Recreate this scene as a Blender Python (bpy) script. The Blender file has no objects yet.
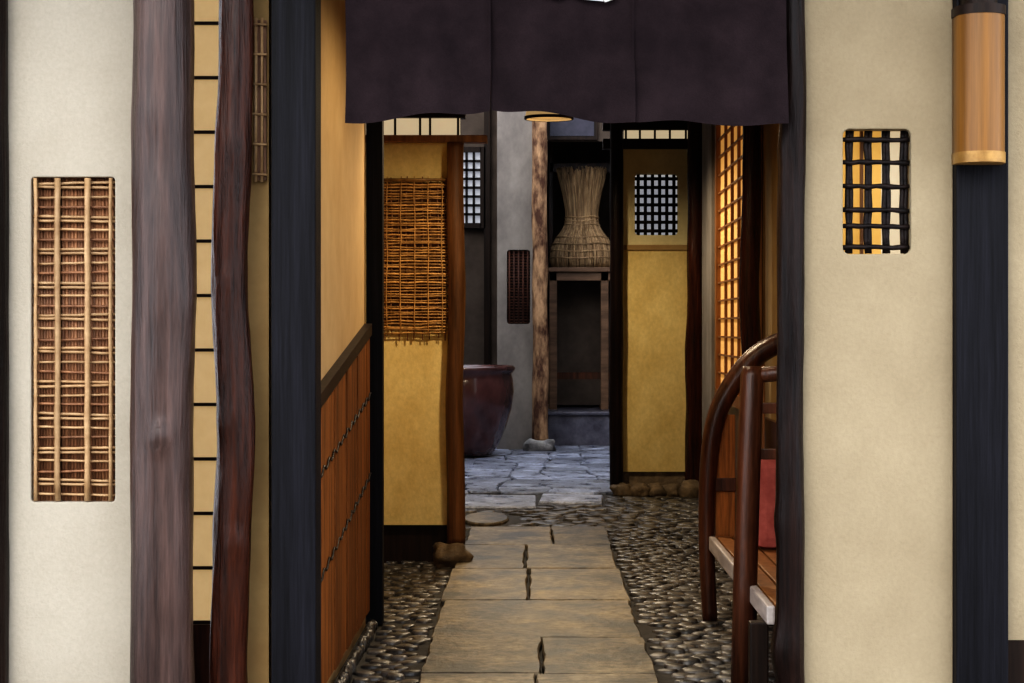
import bpy, math, random, bmesh
from mathutils import Vector, noise
random.seed(7)
S=bpy.context.scene
FOC=1991.0; CAMZ=1.35
# image pixels projected back to metres: lateral offset / height at chosen distance d
def X(px,d): return (px-536.0)/FOC*d
def Z(py,d): return CAMZ+(327.0-py)/FOC*d

def lin(c):
    o=[]
    for v in c[:3]:
        v=v/255.0
        o.append(v/12.92 if v<=0.04045 else ((v+0.055)/1.055)**2.4)
    return (*o,1)

def mat(name,c1,c2,scale=(8,8,8),rough=0.7,bump=0.2,detail=6,dist=0.01,lo=0.35,hi=0.65,metal=0,coat=0,emit=None,es=0,island=0,spec=0.5,rvar=0,fine=0,fs=6.0):
    m=bpy.data.materials.new(name); m.use_nodes=True
    nt=m.node_tree; N=nt.nodes; L=nt.links; b=N['Principled BSDF']
    tc=N.new('ShaderNodeTexCoord'); mp=N.new('ShaderNodeMapping'); mp.inputs['Scale'].default_value=scale
    nz=N.new('ShaderNodeTexNoise'); nz.inputs['Scale'].default_value=1; nz.inputs['Detail'].default_value=detail; nz.inputs['Roughness'].default_value=0.6
    L.new(tc.outputs['Object'],mp.inputs[0]); L.new(mp.outputs[0],nz.inputs['Vector'])
    cr=N.new('ShaderNodeValToRGB'); cr.color_ramp.elements[0].position=lo; cr.color_ramp.elements[1].position=hi
    cr.color_ramp.elements[0].color=lin(c1); cr.color_ramp.elements[1].color=lin(c2)
    L.new(nz.outputs['Fac'],cr.inputs[0])
    col=cr.outputs[0]; hgt=nz.outputs['Fac']
    if fine:
        n2=N.new('ShaderNodeTexNoise'); n2.inputs['Scale'].default_value=fs; n2.inputs['Detail'].default_value=5; n2.inputs['Roughness'].default_value=.7
        L.new(mp.outputs[0],n2.inputs['Vector'])
        r2=N.new('ShaderNodeMapRange'); r2.inputs[1].default_value=.3; r2.inputs[2].default_value=.7; r2.inputs[3].default_value=1-fine; r2.inputs[4].default_value=1+fine
        L.new(n2.outputs['Fac'],r2.inputs[0])
        h2=N.new('ShaderNodeHueSaturation'); L.new(r2.outputs[0],h2.inputs['Value']); L.new(col,h2.inputs['Color']); col=h2.outputs[0]
        ad=N.new('ShaderNodeMath'); ad.operation='MULTIPLY_ADD'; ad.inputs[1].default_value=.5; L.new(n2.outputs['Fac'],ad.inputs[0]); L.new(hgt,ad.inputs[2]); hgt=ad.outputs[0]
    if island:
        g=N.new('ShaderNodeNewGeometry'); hs=N.new('ShaderNodeHueSaturation')
        mr=N.new('ShaderNodeMapRange'); mr.inputs[3].default_value=1-island; mr.inputs[4].default_value=1+island
        L.new(g.outputs['Random Per Island'],mr.inputs[0]); L.new(mr.outputs[0],hs.inputs['Value']); L.new(col,hs.inputs['Color']); col=hs.outputs[0]
    L.new(col,b.inputs['Base Color'])
    b.inputs['Roughness'].default_value=rough; b.inputs['Metallic'].default_value=metal
    b.inputs['Specular IOR Level'].default_value=spec
    if rvar:
        mr=N.new('ShaderNodeMapRange'); mr.inputs[3].default_value=rough-rvar; mr.inputs[4].default_value=rough+rvar
        L.new(nz.outputs['Fac'],mr.inputs[0]); L.new(mr.outputs[0],b.inputs['Roughness'])
    if coat: b.inputs['Coat Weight'].default_value=coat; b.inputs['Coat Roughness'].default_value=0.15
    if bump:
        bp=N.new('ShaderNodeBump'); bp.inputs['Strength'].default_value=bump; bp.inputs['Distance'].default_value=dist
        L.new(hgt,bp.inputs['Height']); L.new(bp.outputs[0],b.inputs['Normal'])
    if emit: 
        b.inputs['Emission Color'].default_value=lin(emit); b.inputs['Emission Strength'].default_value=es
    return m

M={}
M['plaster']=mat('plaster_front',(150,137,113),(166,153,128),(2.2,2.2,2.2),0.9,0.5,10,0.010,lo=.3,hi=.7,fine=.06,fs=30)
M['plaster_w']=mat('plaster_white',(170,162,147),(183,176,162),(2.2,2.2,2.2),0.9,0.5,10,0.010,lo=.3,hi=.7,fine=.06,fs=30)
M['cream']=mat('plaster_cream',(196,164,116),(206,176,128),(4,4,4),0.9,0.2,8,0.006,fine=.03)
M['tan']=mat('plaster_tan',(156,128,86),(168,142,98),(5,5,5),0.9,0.2,8,0.006,fine=.05)
M['yellow']=mat('plaster_yellow',(200,176,116),(220,200,142),(3.5,3.5,2.5),0.9,0.5,10,0.010,lo=.35,hi=.65,fine=.10,fs=12)
M['yellow_p']=mat('plaster_yellow_pale',(216,204,160),(226,216,174),(6,6,6),0.9,0.25,8,0.006,fine=.05)
M['grey']=mat('plaster_grey',(118,112,108),(144,138,132),(3,3,2),0.9,0.2,8,0.006,fine=.07)
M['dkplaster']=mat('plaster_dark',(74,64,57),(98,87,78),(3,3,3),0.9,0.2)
M['black']=mat('wood_black_stain',(10,10,14),(30,30,37),(30,30,.9),0.55,0.5,8,0.004,lo=.3,hi=.7,spec=.2,fine=.3,fs=4)
M['blackp']=mat('wood_dark_beam',(28,19,15),(48,34,26),(30,30,1.5),0.5,0.35,8,0.004,spec=.25)
M['log_grey']=mat('log_grey_lacquer',(38,26,24),(92,72,66),(14,14,.8),0.30,0.7,8,0.010,rvar=.08,lo=.3,hi=.7,fine=.3,fs=4,spec=.45)
M['log_brown']=mat('log_brown_lacquer',(20,9,6),(74,38,23),(14,14,1.0),0.24,0.8,8,0.010,rvar=.06,fine=.35,fs=4,lo=.3,hi=.7,spec=.28)
M['log_dark']=mat('log_dark_lacquer',(13,8,8),(42,27,22),(16,16,1.0),0.3,0.7,8,0.010,rvar=.08,fine=.35,fs=4,lo=.3,hi=.7,spec=.22)
M['log_tan']=mat('log_tan',(52,32,18),(122,84,50),(14,14,1.0),0.5,0.6,8,0.008,lo=.3,hi=.7,fine=.25,spec=.3)
M['bark']=mat('log_bark_mottled',(78,50,36),(176,144,112),(9,9,3.5),0.8,0.8,8,0.015,lo=.40,hi=.60,fine=.2)
M['bamboo']=mat('bamboo_pale',(160,128,92),(190,160,122),(20,20,20),0.5,0.2,island=.15)
M['bamboo_br']=mat('bamboo_brown',(116,80,56),(158,116,84),(30,30,4),0.55,0.3,island=.28)
M['reed']=mat('reed_orange',(136,102,58),(198,156,98),(25,25,25),0.45,0.2,island=.5)
M['reed_dk']=mat('reed_backing',(86,58,30),(124,86,46),(10,10,90),0.8,0.3)
M['vine']=mat('lattice_vine_dark',(17,13,13),(40,30,28),(40,40,40),0.5,0.5,spec=.25)
M['paper']=mat('shoji_paper',(206,188,152),(216,200,168),(12,12,12),0.9,0.05,emit=(255,216,155),es=0.28)  # own glow put into the paper for lamplight behind it
M['glow_y']=mat('interior_glow_amber',(212,174,100),(222,186,114),(12,12,12),0.9,0.05,emit=(255,200,105),es=0.36)  # glowing amber sheet, stands in for a lit interior
M['paper_w']=mat('paper_white',(204,196,178),(214,206,188),(12,12,12),0.9,0.05,emit=(255,234,195),es=0.38)  # own glow put into the paper for light behind it
M['paper_d']=mat('paper_dim',(185,186,190),(196,196,200),(12,12,12),0.9,0.05,emit=(235,238,250),es=0.25)
M['shoji_o']=mat('shoji_amber_paper',(196,160,106),(208,174,122),(12,12,12),0.9,0.05,emit=(255,190,105),es=0.32)  # warm lamplight on this door put in as emission
M['wood_o']=mat('wood_orange',(114,76,42),(152,106,62),(30,30,2),0.5,0.25,8,0.004)
M['cedar']=mat('cedar_board',(96,60,28),(164,104,52),(22,22,1.2),0.65,0.6,10,0.008,lo=.3,hi=.7,island=.18,fine=.35,fs=4,spec=.25)
M['wood_red']=mat('wood_reddish_brown',(48,27,19),(92,56,38),(20,20,1.5),0.32,0.4,8,0.005,fine=.25,fs=4,spec=.4)
M['wood_worn']=mat('wood_worn_edge',(150,142,140),(190,182,178),(20,3,20),0.5,0.3)
M['table_wood']=mat('wood_table_brown',(94,72,55),(130,102,80),(3,20,20),0.5,0.2)
M['noren']=mat('noren_cloth',(37,30,33),(49,40,43),(6,6,6),0.95,0.4,spec=.1,fine=.12,fs=30)
M['white']=mat('white_dye',(225,225,225),(238,238,238),(6,6,6),0.95,0.1)
M['amber']=mat('lantern_amber',(112,76,30),(140,98,42),(50,50,1.2),0.4,0.2,6,0.001,lo=.3,hi=.7,fine=.1)
M['brass']=mat('lantern_brass_rim',(140,106,56),(174,138,80),(20,20,20),0.4,0.1,metal=.2)
M['slab']=mat('stone_slab',(66,61,52),(140,127,104),(3.2,3.2,3.2),0.5,0.9,14,0.012,island=.18,lo=.38,hi=.62,rvar=.15,fine=.6,fs=7)
M['flag']=mat('stone_flag_skylit',(78,84,102),(184,190,208),(5,5,5),0.3,1.0,12,0.03,island=.4,lo=.3,hi=.7,rvar=.15,fine=.4,fs=5)  # sky light and sheen of the court put into the bright blue tone
M['cobble']=mat('cobble_stone',(46,44,43),(108,103,97),(16,16,16),0.36,0.5,6,0.004,island=.5,rvar=.15,fine=.25)
M['soil']=mat('mortar_soil',(42,39,36),(66,61,55),(14,14,14),0.8,0.5,fine=.2)
M['street']=mat('street_stone',(100,96,90),(124,118,110),(8,8,8),0.9,0.3)
M['street_wall']=mat('street_wall_added',(84,72,62),(104,92,80),(2,2,2),0.9,0.3)
M['rock']=mat('base_rock',(90,78,62),(136,118,94),(10,10,10),0.7,0.8,10,0.02,fine=.2)
M['rockg']=mat('base_rock_grey',(120,120,122),(165,162,158),(10,10,10),0.7,0.8,10,0.02,fine=.2)
M['jar']=mat('jar_glaze',(64,38,37),(94,59,56),(5,5,3),0.18,0.1,coat=.6)
M['straw']=mat('straw',(142,117,88),(188,162,127),(30,30,3),0.7,0.2,island=.35)
M['straw_dk']=mat('straw_core',(72,58,43),(96,80,59),(40,40,3),0.9,0.3)
M['red']=mat('cushion_red',(150,76,70),(176,98,90),(20,20,20),0.9,0.3)
M['wicker']=mat('wicker_brown',(60,36,28),(96,60,46),(60,60,60),0.7,0.4,island=.3)
M['step']=mat('step_stone',(76,76,90),(110,110,124),(6,6,6),0.35,0.3,fine=.15)
M['ceil']=mat('ceiling_boards',(70,48,30),(96,66,42),(20,2,20),0.7,0.3)
M['bulb']=mat('lamp_glow',(120,84,46),(130,92,52),(5,5,5),0.9,0,emit=(255,205,130),es=.6)
M['pic']=mat('picture_dark',(30,34,52),(64,60,80),(4,4,4),0.4,0)

class MB:
    def __init__(s): s.v=[]; s.f=[]; s.mi=[]; s.sm=[]; s.mats=[]
    def mid(s,m):
        if m not in s.mats: s.mats.append(m)
        return s.mats.index(m)
    def add(s,vs,fs,m,smooth=False):
        o=len(s.v); s.v+=[tuple(v) for v in vs]; k=s.mid(m)
        for f in fs: s.f.append([i+o for i in f]); s.mi.append(k); s.sm.append(smooth)
        return s
    def box(s,x0,x1,y0,y1,z0,z1,m,bv=0.0):
        if x0>x1:x0,x1=x1,x0
        if y0>y1:y0,y1=y1,y0
        if z0>z1:z0,z1=z1,z0
        b=min(bv,(x1-x0)*.3,(y1-y0)*.3,(z1-z0)*.3)
        if b<=0:
            vs=[(x,y,z) for z in(z0,z1) for y in(y0,y1) for x in(x0,x1)]
            return s.add(vs,[(0,2,3,1),(4,5,7,6),(0,1,5,4),(2,6,7,3),(0,4,6,2),(1,3,7,5)],m)
        bm=bmesh.new(); bmesh.ops.create_cube(bm,size=1)
        for v in bm.verts:
            v.co=((x0+x1)/2+v.co.x*(x1-x0),(y0+y1)/2+v.co.y*(y1-y0),(z0+z1)/2+v.co.z*(z1-z0))
        bmesh.ops.bevel(bm,geom=bm.edges[:],offset=b,segments=2,profile=.6,affect='EDGES')
        bm.verts.index_update()
        s.add([v.co[:] for v in bm.verts],[[v.index for v in f.verts] for f in bm.faces],m)
        bm.free(); return s
    def sweep(s,pts,rads,m,seg=10,flat=1.0,up=None,cap=True):
        pts=[Vector(p) for p in pts]; n=len(pts)
        vs=[];fs=[]
        t=(pts[1]-pts[0]).normalized()
        a=Vector(up) if up else (Vector((0,1,0)) if abs(t.y)<.8 else Vector((1,0,0)))
        for i,p in enumerate(pts):
            t=(pts[min(i+1,n-1)]-pts[max(i-1,0)]).normalized()
            u=(a-t*a.dot(t)).normalized(); w=t.cross(u); a=u
            r=rads[i] if hasattr(rads,'__len__') else rads
            for k in range(seg):
                th=2*math.pi*k/seg
                vs.append(p+u*math.cos(th)*r*flat+w*math.sin(th)*r)
        for i in range(n-1):
            for k in range(seg):
                k2=(k+1)%seg
                fs.append((i*seg+k,i*seg+k2,(i+1)*seg+k2,(i+1)*seg+k))
        if cap: fs.append(list(range(seg))[::-1]); fs.append([(n-1)*seg+k for k in range(seg)])
        return s.add(vs,fs,m,True)
    def cyl(s,p0,p1,r,m,seg=8): return s.sweep([p0,p1],r,m,seg)
    def log(s,x,y,z0,z1,r0,r1,m,wob=.01,rn=.07,seed=0,knots=(),seg=22,bow=0):
        n=max(8,int((z1-z0)/.035)); vs=[];fs=[]
        for i in range(n+1):
            t=i/n; z=z0+(z1-z0)*t; r=r0+(r1-r0)*t
            cx=x+wob*noise.noise((seed*3.1,z*1.6,0))*2+bow*math.sin(t*math.pi); cy=y+wob*noise.noise((seed*3.1+9,z*1.6,5))*2
            for k in range(seg):
                th=2*math.pi*k/seg
                q=(math.cos(th)*1.6,math.sin(th)*1.6+seed*7,z*2.2)
                rr=r*(1+rn*2*noise.noise(q)+rn*.6*noise.noise((q[0]*3,q[1]*3,z*9)))
                for kz,kt,ka,ks in knots:
                    d=(th-kt+math.pi)%(2*math.pi)-math.pi
                    rr+=ka*math.exp(-((z-kz)/ks)**2-(d*r/ks)**2)
                vs.append((cx+rr*math.cos(th),cy+rr*math.sin(th),z))
        for i in range(n):
            for k in range(seg):
                k2=(k+1)%seg; fs.append((i*seg+k,i*seg+k2,(i+1)*seg+k2,(i+1)*seg+k))
        fs.append(list(range(seg))[::-1]); fs.append([n*seg+k for k in range(seg)])
        return s.add(vs,fs,m,True)
    def blob(s,c,r,m,seed=0,amp=.15,nu=18,nv=12,power=1.0):
        vs=[];fs=[]
        for j in range(nv+1):
            ph=math.pi*j/nv
            for i in range(nu):
                th=2*math.pi*i/nu
                d=Vector((math.sin(ph)*math.cos(th),math.sin(ph)*math.sin(th),math.cos(ph)))
                k=1+amp*noise.noise(d*1.7+Vector((seed*5,0,0)))*1.6
                d=Vector([math.copysign(abs(q)**power,q) for q in d])
                vs.append((c[0]+d.x*r[0]*k,c[1]+d.y*r[1]*k,c[2]+d.z*r[2]*k))
        for j in range(nv):
            for i in range(nu):
                i2=(i+1)%nu; fs.append((j*nu+i,(j+1)*nu+i,(j+1)*nu+i2,j*nu+i2))
        return s.add(vs,fs,m,True)
    def lathe(s,c,prof,m,seg=40):
        vs=[];fs=[];n=len(prof)
        for r,z in prof:
            for k in range(seg):
                th=2*math.pi*k/seg; vs.append((c[0]+r*math.cos(th),c[1]+r*math.sin(th),c[2]+z))
        for i in range(n-1):
            for k in range(seg):
                k2=(k+1)%seg; fs.append((i*seg+k,i*seg+k2,(i+1)*seg+k2,(i+1)*seg+k))
        return s.add(vs,fs,m,True)
    def prism(s,poly,z0,z1,m,inset=.008):
        cx=sum(p[0] for p in poly)/len(poly); cy=sum(p[1] for p in poly)/len(poly); n=len(poly)
        vs=[(p[0],p[1],z0) for p in poly]+[(p[0],p[1],z1-inset) for p in poly]
        for p in poly:
            d=Vector((cx-p[0],cy-p[1])); d.normalize(); vs.append((p[0]+d.x*inset,p[1]+d.y*inset,z1))
        fs=[]
        for i in range(n):
            j=(i+1)%n; fs.append((i,j,n+j,n+i)); fs.append((n+i,n+j,2*n+j,2*n+i))
        fs.append([2*n+i for i in range(n)])
        return s.add(vs,fs,m)
    def make(s,name):
        me=bpy.data.meshes.new(name)
        xs=[v[0] for v in s.v]; ys=[v[1] for v in s.v]; zs=[v[2] for v in s.v]
        o=((min(xs)+max(xs))/2,(min(ys)+max(ys))/2,min(zs))
        me.from_pydata([(v[0]-o[0],v[1]-o[1],v[2]-o[2]) for v in s.v],[],s.f)
        for m in s.mats: me.materials.append(M[m])
        me.polygons.foreach_set('material_index',s.mi); me.polygons.foreach_set('use_smooth',s.sm)
        me.update()
        ob=bpy.data.objects.new(name,me); ob.location=o; S.collection.objects.link(ob); return ob

def wall_holes(name,x0,x1,z0,z1,holes,yf,th,m):
    """front facing wall in XZ plane with rounded window openings"""
    cu=bpy.data.curves.new(name,'CURVE'); cu.dimensions='2D'; cu.fill_mode='BOTH'
    def sp(pts):
        p=cu.splines.new('POLY'); p.points.add(len(pts)-1)
        for i,q in enumerate(pts): p.points[i].co=(q[0],q[1],0,1)
        p.use_cyclic_u=True
    sp([(x0,z0),(x1,z0),(x1,z1),(x0,z1)])
    for a,b,c,d,r in holes:
        pts=[]
        for cx,cz,t0 in((b-r,d-r,0),(a+r,d-r,90),(a+r,c+r,180),(b-r,c+r,270)):
            for k in range(6):
                t=math.radians(t0+k*18); pts.append((cx+r*math.cos(t),cz+r*math.sin(t)))
        sp(pts)
    cu.extrude=th/2-.004; cu.bevel_depth=.004; cu.bevel_resolution=1; cu.offset=-.004
    tmp=bpy.data.objects.new('tmp',cu); S.collection.objects.link(tmp)
    bpy.context.view_layer.update()
    me=bpy.data.meshes.new_from_object(tmp.evaluated_get(bpy.context.evaluated_depsgraph_get()))
    bpy.data.objects.remove(tmp); me.materials.clear(); me.materials.append(M[m])
    for v in me.vertices:
        x,y,z=v.co; v.co=(x,yf+th/2-z,y)
    me.flip_normals()
    for p in me.polygons: p.use_smooth=False; p.material_index=0
    me.name=name
    ob=bpy.data.objects.new(name,me); S.collection.objects.link(ob); return ob

D=6.5; TOP=3.2; PT=TOP-.004
# ---------------- ground ----------------
MB().box(-6,6,-6.2,D-.12,-.1,0,'street').make('street_pavement')
MB().box(-3,3,D-.12,25,-.1,-.004,'soil').make('floor')
b=MB(); b.box(-6,6,-6.6,-6.21,-.1,3.3,'street_wall'); b.box(-6,6,-6.21,-5.7,3.3,3.4,'blackp')  # unseen facade behind the camera, added to darken sky reflections on the woods
for x in(-4,-1.6,.9,3.4): b.box(x,x+.16,-6.21,-6.15,0.01,3.3,'blackp')
b.make('wall_opposite_added')

b=MB()
def row(y0,y1,xs,g=.004,jit=.006):
    for a,c in zip(xs[:-1],xs[1:]):
        r=lambda:random.uniform(-jit,jit)
        P4=[(a+g+r(),y0+g+r()),(c-g+r(),y0+g+r()),(c-g+r(),y1-g+r()),(a+g+r(),y1-g+r())]
        poly=[]
        for k in range(4):
            p,q=P4[k],P4[(k+1)%4]
            for t in range(8):
                u=t/8; e=0 if t==0 else .006
                poly.append((p[0]+(q[0]-p[0])*u+random.uniform(-e,e),p[1]+(q[1]-p[1])*u+random.uniform(-e,e)))
        b.prism(poly,-.004,.026+random.uniform(0,.006),'slab',.008)
row(6.85,7.6,[-.44,.0,.46]); row(7.6,8.5,[-.44,.02,.46]); row(8.5,9.65,[-.45,.46]); row(9.65,10.9,[-.46,-.04,.46])
row(10.9,12.1,[-.45,-.06,.45]); row(12.1,13.2,[-.44,.1,.46])
b.make('stone_slab_path')
b=MB()
b.prism([(X(486,13.9)+.16*math.cos(t*math.pi/8),13.9+.42*math.sin(t*math.pi/8)) for t in range(16)],-.004,.022,'slab',.01)
b.prism([(.02,15.15),(.3,15.1),(.5,15.1),(.53,15.75),(.3,15.8),(.05,15.85)],-.004,.024,'flag',.012)
b.prism([(-.62,14.75),(-.3,14.7),(-.0,14.7),(.0,15.7),(-.3,15.74),(-.55,15.8)],-.004,.024,'flag',.012)
b.make('stepping_stones')
def inpath(x,y):
    if 6.8<y<13.24 and -.485<x<.505: return True
    if ((x-X(486,13.9))/.22)**2+((y-13.9)/.49)**2<1: return True
    if 15.05<y<15.88 and -.06<x<.6: return True
    if 14.64<y<15.86 and -.68<x<.06: return True
    return False
b=MB(); nu,nv=9,3
tpl=[];tf=[]
for rr_,zz_ in((1,0),(.95,.75),(.78,1.0)):
    for i in range(nu):
        th=2*math.pi*i/nu; tpl.append((rr_*math.copysign(abs(math.cos(th))**.8,math.cos(th)),rr_*math.copysign(abs(math.sin(th))**.8,math.sin(th)),zz_))
tpl.append((0,0,1.03))
for j in range(nv-1):
    for i in range(nu):
        i2=(i+1)%nu; tf.append((j*nu+i,j*nu+i2,(j+1)*nu+i2,(j+1)*nu+i))
for i in range(nu): tf.append(((nv-1)*nu+i,(nv-1)*nu+(i+1)%nu,nv*nu))
def cobfield(x0,x1,y0,y1,sx,sy):
    y=y0;rw=0
    while y<y1:
        x=x0+(sx/2 if rw%2 else 0)
        while x<x1:
            k=random.uniform(.7,1.08); cx=x+random.uniform(-.12,.12)*sx; cy=y+random.uniform(-.15,.15)*sy
            if not inpath(cx,cy):
                a=random.gauss(0,.3)
                if random.random()<.12: a+=1.2; k*=.7
                ca,sa=math.cos(a),math.sin(a)
                rx=sx*.53*k; ry=sy*.55*random.uniform(.75,1.05); h=random.uniform(.007,.018)
                tx=random.uniform(-.07,.07); ty=random.uniform(-.07,.04)
                ph=[random.uniform(.82,1.12) for _ in range(nu)]
                vs=[]
                for q,p in enumerate(tpl):
                    f=ph[q%nu] if q<nu*nv else 1
                    px_,py_=p[0]*rx*f,p[1]*ry*f
                    vs.append((cx+px_*ca-py_*sa, cy+px_*sa+py_*ca, -.004+p[2]*h+((px_*tx+py_*ty) if p[2]>0.01 else 0)))
                b.add(vs,tf,'cobble',True)
            x+=sx*random.uniform(.85,1.15)
        y+=sy; rw+=1
cobfield(-.66,-.46,6.9,9.0,.09,.085)
cobfield(-.88,-.46,9.14,13.2,.09,.09)
cobfield(.515,1.28,6.9,13.3,.10,.092)
cobfield(-1.6,1.28,13.3,15.8,.14,.15)
b.make('cobblestone_paving')
b=MB()
for i in range(30):
    b.blob((-.724+random.uniform(-.004,.004),6.9+i*.068,.02),(.019*random.uniform(.8,1.2),.036,.025*random.uniform(.8,1.3)),'cobble',i,.3,10,6,.8)
b.make('curb_stones')
b=MB(); nx,ny=9,13
G=[[(-1.68+3.25*i/nx+random.uniform(-.10,.10)*(0<i<nx),16.06+6.27*j/ny+random.uniform(-.15,.15)*(0<j<ny)) for i in range(nx+1)] for j in range(ny+1)]
for j in range(ny):
    for i in range(nx):
        q=[G[j][i],G[j][i+1],G[j+1][i+1],G[j+1][i]]
        cx=sum(p[0] for p in q)/4; cy=sum(p[1] for p in q)/4
        p=[]
        for k in range(4):
            a=q[k];c=q[(k+1)%4]
            for u in(0,.25,.5,.75):
                e=0 if u==0 else .02
                p.append((a[0]+(c[0]-a[0])*u+random.uniform(-e,e),a[1]+(c[1]-a[1])*u+random.uniform(-e,e)))
        p=[(cx+(u-cx)*.965,cy+(v-cy)*.975) for u,v in p]
        b.prism(p,-.004,.010+random.uniform(0,.014),'flag',.010)
b.make('flagstone_paving')

# ---------------- front facade ----------------
wx0,wx1,wz0,wz1=X(31,D),X(115,D),Z(502,D),Z(177,D)
wall_holes('wall_front_left',-1.75,X(150,D),0,TOP,[(wx0,wx1,wz0,wz1,.012)],D,.08,'plaster_w')
MB().box(-3.2,-2.0,D,D+.08,0,TOP,'plaster_w').make('wall_front_far_left')
MB().log(-1.80,D-.02,0,PT,.085,.08,'log_dark',.004,.03,3).make('pillar')
b=MB(); yy=D+.002
b.box(wx0-.03,wx1+.03,D+.081,D+.10,wz0-.03,wz1+.03,'bamboo_br')
n=27
for i in range(n):
    x=wx0+(wx1-wx0)*(i+.5)/n
    if i%9==8: continue
    b.cyl((x,D+.04,wz0-.02),(x+random.uniform(-.002,.002),D+.04,wz1+.02),.0054,'bamboo_br',6)
zz=wz1-.02; k=0
while zz>wz0:
    j=random.uniform(-.003,.003)
    for o in ((0,.014) if k%3==0 else (0,)):
        tilt=random.uniform(-.004,.004)
        pts=[(wx0+.002+(wx1-wx0-.004)*t/6,yy+.02,zz-o+j+tilt*(t-3)/3+random.uniform(-.001,.001)) for t in range(7)]
        b.sweep(pts,.0048 if k%3==0 else .0042,'bamboo' if k%3!=2 else 'bamboo_br',8)
    zz-=.044 if k%3==0 else .032; k+=1
for px in (35,57,87,110):
    x=X(px,D); r=.0098 if px in(57,87) else .006
    pts=[(x+random.uniform(-.0015,.0015),yy+.006,wz0+.003+(wz1-wz0-.006)*t/12) for t in range(13)]
    b.sweep(pts,[r*(1.12 if t%3==0 else 1) for t in range(13)],'bamboo',8)
b.make('window_1')

MB().log(X(164,6.42),6.40,0,PT,.103,.094,'log_grey',.008,.035,1,knots=[(Z(436,6.4),-math.pi/2+.1,.022,.03),(Z(300,6.4),-math.pi/2+.9,.006,.09),(Z(120,6.4),-math.pi/2-.5,.006,.07)],seg=40).make('pillar')
ds=6.72
b=MB(); x0,x1=X(180,ds),X(240,ds)
b.box(x0,x1,ds,ds+.008,Z(624,ds),TOP-.1,'paper')
b.box(x0,x1,ds-.015,ds+.02,.02,Z(624,ds),'wood_red')
b.box(x0,x0+.02,ds-.02,ds,0,TOP-.1,'wood_red'); b.box(x1-.02,x1,ds-.02,ds,0,TOP-.1,'wood_red')
py=622
while py>-260:
    b.box(x0,x1,ds-.012,ds,Z(py+1.6,ds),Z(py-1.6,ds),'blackp'); py-=54.4
b.make('door_1')
MB().log(X(235,6.46),6.44,0,PT,.064,.052,'log_brown',.012,.07,5,knots=[(Z(282,D),-math.pi/2-.2,.010,.02),(Z(150,D),-math.pi/2+.6,.006,.05),(Z(420,D),-math.pi/2-.6,.006,.05),(Z(540,D),-math.pi/2+.3,.008,.03)],seg=32).make('pillar')
MB().box(X(246,D+.1),X(272,D+.1),D+.02,D+.14,0,TOP,'tan').make('wall_front_strip')
b=MB()
for px in (256,262): b.cyl((X(px,D),D,Z(182,D)),(X(px,D),D,Z(18,D)),.005,'bamboo')
for py in range(24,182,30): b.cyl((X(253,D),D-.006,Z(py,D)),(X(267,D),D-.006,Z(py+1,D)),.004,'bamboo')
b.box(X(254,D),X(266,D),D+.006,D+.018,Z(180,D),Z(20,D),'bamboo_br')
b.make('window_2')
MB().box(X(274,D),X(318,D),D-.07,D+.095,0,PT,'black',.006).make('gate_post')
MB().log(X(791,6.47),6.47,0,PT,.046,.042,'log_dark',.010,.07,8,knots=[(Z(650,D),math.pi,.02,.08),(Z(520,D),math.pi-.3,.008,.05),(Z(150,D),math.pi,.006,.04)],seg=30).make('gate_post')
MB().box(X(318,D)+.001,X(775,D),D-.03,D+.07,2.86,PT,'blackp',.005).make('gate_lintel')
rx0,rx1,rz0,rz1=X(843,D),X(911,D),Z(254,D),Z(129,D)
wall_holes('wall_front_right',X(800,D),X(953,D),0,TOP,[(rx0,rx1,rz0,rz1,.022)],D,.08,'plaster')
b=MB()
b.box(rx0-.05,X(888,D),D+.13,D+.14,rz0-.05,rz1+.05,'glow_y'); b.box(X(888,D),rx1+.05,D+.13,D+.14,rz0-.05,rz1+.05,'paper_w')  # glowing sheets stand in for the bright room behind the lattice
b.box(X(866,D),X(869,D),D+.11,D+.13,rz0-.05,rz1+.05,'wood_o')
for px in (851,870,888,906):
    for dx in(-.006,.005):
        x=X(px,D)+dx
        b.sweep([(x+random.uniform(-.0025,.0025),D+.035,rz0+.003+(rz1-rz0-.006)*t/8) for t in range(9)],[random.uniform(.0068,.009) for _ in range(9)],'vine',8)
for py in (139,162,186,210,226,247):
    z=Z(py,D)
    b.sweep([(rx0+.003+(rx1-rx0-.006)*t/8,D+.022,z+random.uniform(-.0025,.0025)) for t in range(9)],[random.uniform(.007,.0095) for _ in range(9)],'vine',8)
b.make('window_3')
MB().box(X(953,D),X(1005,D),D-.05,D+.1,0,PT,'black',.006).make('pillar')
b=MB(); lx0,lx1=X(960,6.33),X(1009,6.33); lz0,lz1=Z(162,6.33),Z(10,6.33); cx=(lx0+lx1)/2
hw=(lx1-lx0)/2
def ushell(z0,z1,s,m):
    r=[(cx-hw*s,6.449)]+[(cx-hw*s*math.cos(math.pi*t/20),6.40-.09*s*max(0,math.sin(math.pi*t/20))**.9) for t in range(21)]+[(cx+hw*s,6.449)]
    n=len(r); vs=[(p[0],p[1],z0) for p in r]+[(p[0],p[1],z1) for p in r]
    b.add(vs,[(i,(i+1)%n,n+(i+1)%n,n+i) for i in range(n)],m,True)
    b.add(vs,[list(range(n))[::-1],[n+i for i in range(n)]],m)
ushell(lz0+.035,lz1-.01,1.0,'amber'); ushell(lz0,lz0+.035,1.03,'brass'); ushell(lz1-.01,lz1+.02,1.04,'blackp'); ushell(lz1+.02,lz1+.06,.7,'blackp')
b.make('wall_lantern')
MB().box(X(1005,D),2.6,D,D+.08,Z(640,D),TOP,'plaster').box(X(1005,D),2.6,D,D+.08,0,Z(640,D),'blackp').make('wall_front_far_right')
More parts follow.
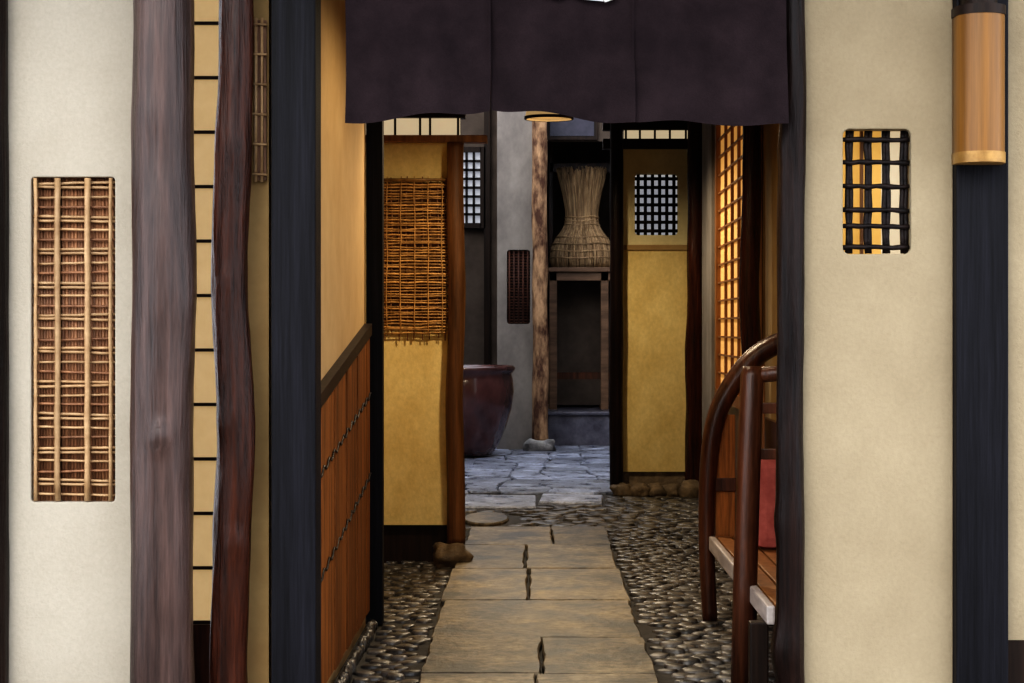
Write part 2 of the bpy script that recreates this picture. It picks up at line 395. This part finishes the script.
MB().box(-3.2,2.6,5.3,16.3,TOP,TOP+.12,'ceil').make('ceiling')  # overhang lengthened to cut sky light on facade, court end shortened to admit it

# ---------------- noren ----------------
b=MB(); yn=6.33
edges=[(345,490,123,110),(490,634,108,124),(632,787,121,126)]
for q,(a,c,pa,pc) in enumerate(edges):
    nx_,nz_=26,24; vs=[];fs=[]
    for j in range(nz_+1):
        t=j/nz_
        for i in range(nx_+1):
            u=i/nx_; px=a+(c-a)*u
            zb=Z(pa+(pc-pa)*u+2*math.sin(u*9+q),yn); z=zb+(2.92-zb)*t
            y=yn+.012*(1-t)*math.sin(u*8+q*2)+.006*math.sin(u*17+t*3)*(1-t)+.020*noise.noise((u*2.5+q*4,t*3,1))
            vs.append((X(px,yn)+.004*math.sin(t*7+q)*(1-t),y,z))
    for j in range(nz_):
        for i in range(nx_):
            o=j*(nx_+1)+i; fs.append((o,o+1,o+nx_+2,o+nx_+1))
    b.add(vs,fs,'noren',True)
for px in (490,633):
    b.box(X(px,yn)-.002,X(px,yn)+.002,yn-.014,yn-.011,Z(60,yn),2.9,'noren')
def stroke(pts,w): b.sweep([(x,yn-.022,z) for x,z in pts],w,'white',8,flat=.12)
stroke([(.045,2.404),(.075,2.398),(.11,2.41),(.15,2.398),(.215,2.392)],.011)
stroke([(.235,2.43),(.245,2.395),(.215,2.388)],.011)
stroke([(.02,2.62),(.13,2.66),(.27,2.68)],.018); stroke([(.14,2.8),(.14,2.6),(.06,2.47)],.016); stroke([(.02,2.54),(.26,2.57)],.013)
b.cyl((X(335,yn),yn,2.93),(X(797,yn),yn,2.93),.016,'bamboo',12)
b.make('noren_curtain')

# ---------------- left passage ----------------
MB().box(-.87,-.77,D+.1,9.0,0,TOP,'cream').make('wall_left')
b=MB()
fy0,fy1=6.75,8.93
ztop=lambda y:1.085+(y-6.75)*.115
nb=14; XF=-.769
for i in range(nb):
    a=fy0+(fy1-fy0)*i/nb; c=fy0+(fy1-fy0)*(i+1)/nb-.006
    xf=-.745+random.uniform(-.003,.003)
    vs=[(XF,a,.08),(xf,a,.08),(xf,c,.08),(XF,c,.08),(XF,a,ztop(a)),(xf,a,ztop(a)),(xf,c,ztop(c)),(XF,c,ztop(c))]
    b.add(vs,[(0,1,2,3),(4,7,6,5),(0,4,5,1),(1,5,6,2),(2,6,7,3),(3,7,4,0)],'cedar')
b.add([(x,y,z) for (x,y,z) in [(XF,fy0,ztop(fy0)-.02),(-.735,fy0,ztop(fy0)-.02),(-.735,fy1,ztop(fy1)-.02),(XF,fy1,ztop(fy1)-.02),(XF,fy0,ztop(fy0)+.03),(-.735,fy0,ztop(fy0)+.03),(-.735,fy1,ztop(fy1)+.03),(XF,fy1,ztop(fy1)+.03)]],[(0,1,2,3),(4,7,6,5),(0,4,5,1),(1,5,6,2),(2,6,7,3),(3,7,4,0)],'blackp')
for z0,sl in((.83,.10),(.47,.10)):
    m=60
    b.sweep([(-.741,fy0+(fy1-fy0)*t/m,z0+sl*(fy0+(fy1-fy0)*t/m-fy0)+.012*math.sin(t*1.3)) for t in range(m+1)],.004,'vine',6)
b.make('cedar_fence')
MB().box(-.769,-.694,9.005,9.09,0,PT,'black',.005).make('corner_post')
MB().box(-1.07,-.97,9.1,11.3,0,TOP,'cream').box(-.97,-.775,9.02,9.06,0,TOP,'cream').make('wall_left_recess')
dw=11.35
MB().box(-1.8,X(449,dw),dw,dw+.1,Z(525,dw),Z(143,dw),'yellow').box(-1.8,X(449,dw),dw+.04,dw+.1,0,Z(525,dw),'blackp').make('wall_wing_left')  # recessed dark board stands in for the shaded void below the panel
b=MB(); b.box(-1.8,X(487,dw-.05),dw-.06,dw+.05,Z(143,dw),Z(136,dw),'wood_o',.004)
b.box(-1.8,X(460,dw),dw+.02,dw+.04,Z(136,dw),Z(118,dw),'paper_w')
for px in(395,420,430,458): b.box(X(px,dw)-.006,X(px,dw)+.006,dw,dw+.03,Z(136,dw),Z(118,dw),'blackp')
b.box(-1.8,X(465,dw),dw-.03,dw+.08,Z(118,dw),TOP,'blackp')
b.make('window_4')
b=MB(); bx0,bx1=X(380,11.3),X(449,11.3); bz0,bz1=Z(334,11.3),Z(180,11.3)
b.box(bx0+.02,bx1-.02,11.335,11.345,bz0+.05,bz1-.01,'reed_dk')
for i in range(9):
    x=bx0+(bx1-bx0)*(i+.5)/9
    b.sweep([(x+random.uniform(-.006,.006),11.318,bz0-.03+random.uniform(-.02,.03)+(bz1-bz0+.03)*t/8) for t in range(9)],.004,'bamboo_br',6)
for i in range(52):
    z=bz0+(bz1-bz0)*(i+.5)/52+random.uniform(-.003,.003)
    xa=bx0+random.uniform(-.015,.02); xb=bx1+random.uniform(-.02,.02)
    b.sweep([(xa+(xb-xa)*t/5,11.305+random.uniform(-.003,.003),z+random.uniform(-.004,.004)) for t in range(6)],random.uniform(.0038,.006),'reed',6)
for i in range(5):
    x=bx0+(bx1-bx0)*(i+.5)/5
    b.sweep([(x+random.uniform(-.004,.004),11.295,bz0-.01+(bz1-bz0+.03)*t/8) for t in range(9)],.003,'reed',6)
b.cyl((bx0-.01,11.29,bz1),(bx1+.01,11.29,bz1),.009,'reed')
b.make('bamboo_blind')
MB().log(X(456,11.3),11.27,.125,Z(143,11.3),.052,.046,'log_tan',.006,.04,11).make('wall_post')
MB().blob((X(452,11.3),11.25,.055),(.105,.12,.075),'rock',4,.25,power=.8).make('post_base_stone')
MB().box(-.93,-.90,9.2,11.2,0,.17,'rockg',.01).make('drain_curb')
# court walls
MB().box(-1.9,-1.8,dw,23.0,0,4.4,'grey').make('wall_left_court')
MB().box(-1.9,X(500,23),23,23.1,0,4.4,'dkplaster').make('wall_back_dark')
MB().box(X(497,21.9),X(497,21.9)+.06,21.9,23,0,4.4,'grey').make('wall_back_return')
gx0,gx1=X(497,21.8),X(538,21.8)
wk=(X(507,21.8),X(530,21.8),Z(324,21.8),Z(250,21.8),.03)
wall_holes('wall_back_grey',gx0,gx1,.0,4.4,[wk],21.8,.1,'grey')
b=MB(); b.box(wk[0]-.02,wk[1]+.02,21.9,21.92,wk[2]-.02,wk[3]+.02,'vine')
for i in range(26):
    z=wk[2]+(wk[3]-wk[2])*(i+.5)/26; b.cyl((wk[0],21.85,z),(wk[1],21.85,z),.009,'wicker',6)
for i in range(5):
    x=wk[0]+(wk[1]-wk[0])*(i+.5)/5; b.cyl((x,21.83,wk[2]),(x,21.83,wk[3]),.012,'wicker',6)
b.make('window_5')
b=MB(); dq=22.9; ax0,ax1,az0,az1=X(452,dq),X(481,dq),Z(223,dq),Z(152,dq)
b.box(ax0,ax1,dq+.07,dq+.09,az0,az1,'paper_d')
for x in(ax0-.04,ax1-.01): b.box(x,x+.06,dq,dq+.095,az0-.06,az1+.06,'blackp')
for z in(az0-.06,az1): b.box(ax0,ax1,dq,dq+.095,z,z+.06,'blackp')
for i in range(1,8): z=az0+(az1-az0)*i/8; b.box(ax0,ax1,dq+.02,dq+.06,z-.014,z+.014,'vine')
for i in range(1,4): x=ax0+(ax1-ax0)*i/4; b.box(x-.014,x+.014,dq+.02,dq+.06,az0,az1,'vine')
b.make('window_6')
MB().box(X(484,dq),X(490,dq),dq,dq+.09,0,4.4,'blackp').make('trim_3')
b=MB()
pr=[(.0,0.03),(.26,0.03),(.30,.03),(.36,.12),(.44,.3),(.50,.5),(.525,.68),(.515,.80),(.50,.86),(.53,.89),(.54,.92),(.52,.945),(.48,.94),(.46,.88),(.47,.7),(.44,.45),(.3,.12),(0,.1)]
b.lathe((X(463,20.5),20.5,0.01),pr,'jar'); b.make('water_jar')
MB().log(X(540,21.5),21.5,.12,4.4,.088,.078,'bark',.012,.05,14).make('bark_pillar')
MB().blob((X(540,21.5),21.5,.06),(.17,.15,.09),'rockg',9,.25,power=.75).make('pillar_base_stone')
sx0,sx1=X(545,22),1.595
MB().box(sx0,sx1,22.4,24.6,0,.36,'step').box(sx0,sx1,22.36,24.6,.36,.40,'step',.01).make('alcove_step')
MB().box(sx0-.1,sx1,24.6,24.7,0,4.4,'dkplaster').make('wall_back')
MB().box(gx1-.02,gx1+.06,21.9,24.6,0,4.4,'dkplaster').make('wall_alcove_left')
MB().box(1.6,1.7,16.32,24.6,0,4.4,'grey').make('wall_right_court')
MB().box(sx0-.6,1.7,22.0,24.7,4.4,4.5,'ceil').make('ceiling_alcove')
b=MB(); ty=23.1
zt=Z(268,ty); tx0,tx1=X(548,ty),X(640,ty)
b.box(tx0,tx1,22.85,23.6,zt-.05,zt,'table_wood',.006); b.box(tx0+.01,tx1-.01,22.89,22.94,zt-.15,zt-.05,'table_wood')
for x in(X(553,ty),X(604,ty),X(634,ty)):
    for y in(22.93,23.52): b.box(x-.045,x+.045,y-.04,y+.04,.40,zt-.05,'table_wood',.005)
b.box(tx0+.06,tx1-.06,22.91,22.95,.75,.83,'wood_red'); b.box(tx0+.06,tx1-.06,23.5,23.54,.75,.85,'wood_red')
b.box(tx0+.06,tx1-.06,23.46,23.48,.43,zt-.06,'dkplaster')
b.make('display_table')
MB().box(X(550,23.9),X(640,23.9),23.9,23.95,Z(172,23.9),Z(163,23.9),'wood_red').box(X(549,23.9),X(553,23.9),23.9,23.95,.4,Z(140,23.9),'wood_red').make('trim_1')
b=MB(); sx,sy=X(582,ty),23.22; H=Z(170,ty)-zt
prof=[(0,.35),(.05,.37),(.15,.365),(.25,.34),(.33,.28),(.40,.21),(.48,.185),(.60,.19),(.75,.22),(.90,.265),(1.0,.29)]
def pr_(t):
    for (a,ra),(c,rc) in zip(prof[:-1],prof[1:]):
        if t<=c: return ra+(rc-ra)*(t-a)/(c-a)
    return prof[-1][1]
b.lathe((sx,sy,zt+.002),[(pr_(t/24)*.92,t/24*H*.97) for t in range(25)]+[(0,H*.95)],'straw_dk',28)
for i in range(560):
    th=random.uniform(0,2*math.pi); k=random.uniform(.9,1.03); tw=random.uniform(-.25,.25); hh=random.uniform(.93,1.03)
    b.sweep([(sx+pr_(t/13*hh)*k*math.cos(th+tw*t/13),sy+pr_(t/13*hh)*k*math.sin(th+tw*t/13),zt+H*t/13*hh+.003) for t in range(14)],.0065,'straw',5)
for t in(.10,.17,.24,.31,.40,.44,.48,.52):
    r=pr_(t)+.010; b.sweep([(sx+r*math.cos(a*math.pi/12),sy+r*math.sin(a*math.pi/12),zt+H*t+.008*math.sin(a)) for a in range(25)],.010,'straw',6)
b.make('straw_sheaf')
dd=22.3
b=MB(); b.box(X(546,dd),X(598,dd),dd-.005,dd+.035,Z(140,dd),Z(112,dd),'blackp',.005); b.box(X(550,dd),X(594,dd),dd-.012,dd-.004,Z(136,dd),Z(115,dd),'pic')
b.make('framed_picture')
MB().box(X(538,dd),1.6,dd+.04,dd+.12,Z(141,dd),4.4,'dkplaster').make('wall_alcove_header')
# ---------------- right gate wall ----------------
dg=16.2
MB().log(X(616,dg),dg-.10,.05,PT,.056,.053,'log_dark',.006,.04,21).make('door_post')
rwn=[(X(635,dg),X(678,dg),Z(235,dg),Z(174,dg),.03)]
wall_holes('wall_gate_right',X(619,dg),1.5,Z(245,dg),Z(148,dg),rwn,dg+.02,.08,'yellow_p')
MB().box(X(619,dg),1.5,dg+.02,dg+.10,Z(472,dg),Z(250,dg),'yellow').box(X(619,dg),1.5,dg+.05,dg+.10,0,Z(472,dg),'rock').make('wall_gate_right_lower')
MB().box(X(619,dg),1.5,dg,dg+.11,Z(250,dg),Z(245,dg),'tan').make('trim_2')
b=MB(); b.box(X(603,dg),1.5,dg-.035,dg+.11,Z(149,dg),Z(139,dg),'blackp',.004)
b.box(X(624,dg),X(688,dg),dg+.03,dg+.04,Z(139,dg),Z(130,dg),'paper_w')
for px in(626,640,655,670,686): b.box(X(px,dg)-.008,X(px,dg)+.008,dg+.01,dg+.03,Z(139,dg),Z(130,dg),'blackp')
b.box(X(603,dg),1.5,dg-.02,dg+.11,Z(130,dg),TOP,'blackp')
b.make('window_7')
b=MB(); a0,a1,c0,c1,_=rwn[0]
b.box(a0-.05,a1+.05,dg+.13,dg+.14,c0-.05,c1+.05,'paper_d')
for i in range(6): x=a0+(a1-a0)*(i+.5)/6; b.cyl((x,dg+.06,c0-.01),(x,dg+.06,c1+.01),.0135,'vine')
for i in range(7): z=c0+(c1-c0)*(i+.5)/7; b.cyl((a0-.01,dg+.05,z),(a1+.01,dg+.05,z),.0135,'vine')
b.make('window_8')
MB().log(X(696,15.9),15.9,.08,PT,.085,.07,'log_brown',.012,.05,23).make('log_post')
b=MB()
for i,px in enumerate((622,640,657,672,690,706)):
    b.blob((X(px,15.95),15.95-(.10 if i==4 else 0),.035),(.085,.09,.06+(.03 if i==4 else 0)),'rock',i+40,.25,power=.8)
b.make('foundation_stones')
MB().box(1.38,1.48,D+.1,16.2,0,TOP,'tan').make('wall_right')
MB().box(1.35,1.379,D+.1,14.7,0,.81,'wood_red').make('wainscot_right')
b=MB(); y0,y1=12.2,14.5
b.box(1.345,1.355,y0,y1,.90,2.9,'shoji_o')
for a in(y0-.10,y1): b.box(1.31,1.375,a,a+.1,.82,2.95,'wood_o',.004)
b.box(1.31,1.375,y0,y1,2.9,2.95,'wood_o'); b.box(1.31,1.375,y0,y1,.82,.9,'wood_o')
for i in range(15): z=1.02+i*.13; b.box(1.325,1.345,y0,y1,z-.006,z+.006,'wood_o')
for y in(12.65,13.1,13.55,14.0): b.box(1.325,1.345,y-.014,y+.014,.9,2.9,'wood_o')
b.make('door_2')
MB().log(1.27,11.75,0.0,PT,.06,.055,'log_brown',.012,.05,31).make('passage_post')
MB().box(1.30,1.37,14.75,15.6,.0,TOP,'grey').make('wall_right_pier')

# ---------------- bench ----------------
b=MB()
b.box(.785,.815,6.78,9.05,.335,.40,'wood_worn',.008)
for i in range(6):
    x=.82+i*.072; b.box(x,x+.064,6.78,9.05,.375,.40,'wood_o',.005)
for y in(6.95,7.9,8.9): b.box(.81,1.25,y-.03,y+.03,.31,.375,'blackp')
b.sweep([(.765,7.35,0),(.772,7.35,.4),(.785,7.36,.8),(.80,7.37,1.17),(.80,7.37,1.205)],[.047,.045,.044,.044,.036],'wood_red',12)
b.box(.735,.80,6.84,6.90,0,.335,'blackp',.006); b.box(1.2,1.26,6.84,6.9,0,.375,'blackp',.006)
b.box(1.2,1.26,9.0,9.06,0,1.25,'wood_red',.006); b.box(1.2,1.26,7.33,7.4,0,1.2,'wood_red',.006)
A=[(710,620),(707,560),(707,500),(710,450),(717,415),(730,388),(748,364),(765,350),(785,341),(805,338)]
P=[Vector((X(p,9.1),9.1,max(0,Z(q,9.1)))) for p,q in A]
pp=[]
for i in range(len(P)-1):
    p0=P[max(i-1,0)];p1=P[i];p2=P[i+1];p3=P[min(i+2,len(P)-1)]
    for k in range(5):
        t=k/5; pp.append(.5*((2*p1)+(p2-p0)*t+(2*p0-5*p1+4*p2-p3)*t*t+(3*p1-p0-3*p2+p3)*t**3))
pp.append(P[-1])
b.sweep(pp,[.034+.014*min(1,i/28) for i in range(len(pp))],'wood_red',14,flat=1.2,up=(0,1,0))
b.box(.82,.91,9.095,9.12,.37,.95,'cedar',.003)
for x,zt2 in((.945,1.12),(1.03,1.2)):
    b.box(x-.014,x+.014,9.09,9.12,.37,zt2,'wood_o',.003)
b.box(.80,1.22,9.08,9.13,.60,.66,'wood_red',.004)
b.sweep([(.80,7.37,1.17),(.92,7.37,1.18),(1.05,7.37,1.2),(1.23,7.37,1.2)],.03,'wood_red',10)
for z in(1.05,.88): b.box(.82,1.22,7.355,7.385,z-.02,z+.02,'wood_red',.004)
b.box(1.21,1.25,6.9,9.0,1.08,1.16,'wood_red',.005); b.box(1.21,1.25,6.9,9.0,.75,.81,'wood_red',.005)
b.make('wooden_bench')
MB().box(.93,1.15,8.45,8.9,.403,.80,'red',.05).make('cushion')

# ---------------- lamps ----------------
def pendant(name,x,y,z,r,w,hgt=.14):
    b=MB(); b.lathe((x,y,z),[(r,0),(r*1.0,.02),(r*.92,hgt*.6),(r*.6,hgt),(0.02,hgt+.01)],'paper',32)
    b.lathe((x,y,z),[(0,.035),(r*.9,.035)],'bulb',32); b.lathe((x,y,z-.003),[(r-.008,0),(r+.006,0),(r+.006,.02),(r-.008,.02)],'blackp',32)
    b.cyl((x,y,z+hgt),(x,y,TOP),.008,'blackp'); b.make(name)
    l=bpy.data.lights.new(name+'_light','SPOT'); l.energy=w*1.6; l.color=(1,.83,.58); l.shadow_soft_size=.08; l.spot_size=math.radians(168); l.spot_blend=.5
    o=bpy.data.objects.new(name+'_light',l); o.location=(x,y,z-.02); S.collection.objects.link(o)
pendant('pendant_lamp',X(549,14.2),14.2,Z(119,14.2),.17,88)
pendant('pendant_lamp',.1,9.8,2.72,.17,72)  # added pendant out of view, warm light for the passage
pendant('pendant_lamp',.1,7.5,2.72,.15,18)  # another added unseen pendant, weak warm light near the gate

w=bpy.data.worlds.new('sky'); S.world=w; w.use_nodes=True
bg=w.node_tree.nodes['Background']; bg.inputs[0].default_value=(.88,.92,1.0,1); bg.inputs[1].default_value=2.5
sun=bpy.data.lights.new('sun_soft','SUN'); sun.energy=1.1; sun.angle=.6; sun.color=(1,.92,.80)
so=bpy.data.objects.new('sun_soft',sun); so.rotation_euler=(math.radians(62),0,math.radians(-22)); S.collection.objects.link(so)

cam=bpy.data.cameras.new('camera'); cam.lens=70; cam.sensor_width=36; cam.shift_x=-24/1024; cam.shift_y=-14.5/1024
co=bpy.data.objects.new('camera',cam); co.location=(0,0,CAMZ); co.rotation_euler=(math.pi/2,0,0); S.collection.objects.link(co); S.camera=co
S.view_settings.view_transform='Standard'
for lk in ('High Contrast','Standard - High Contrast'):
    try:
        S.view_settings.look=lk; break
    except Exception as e: print(e)
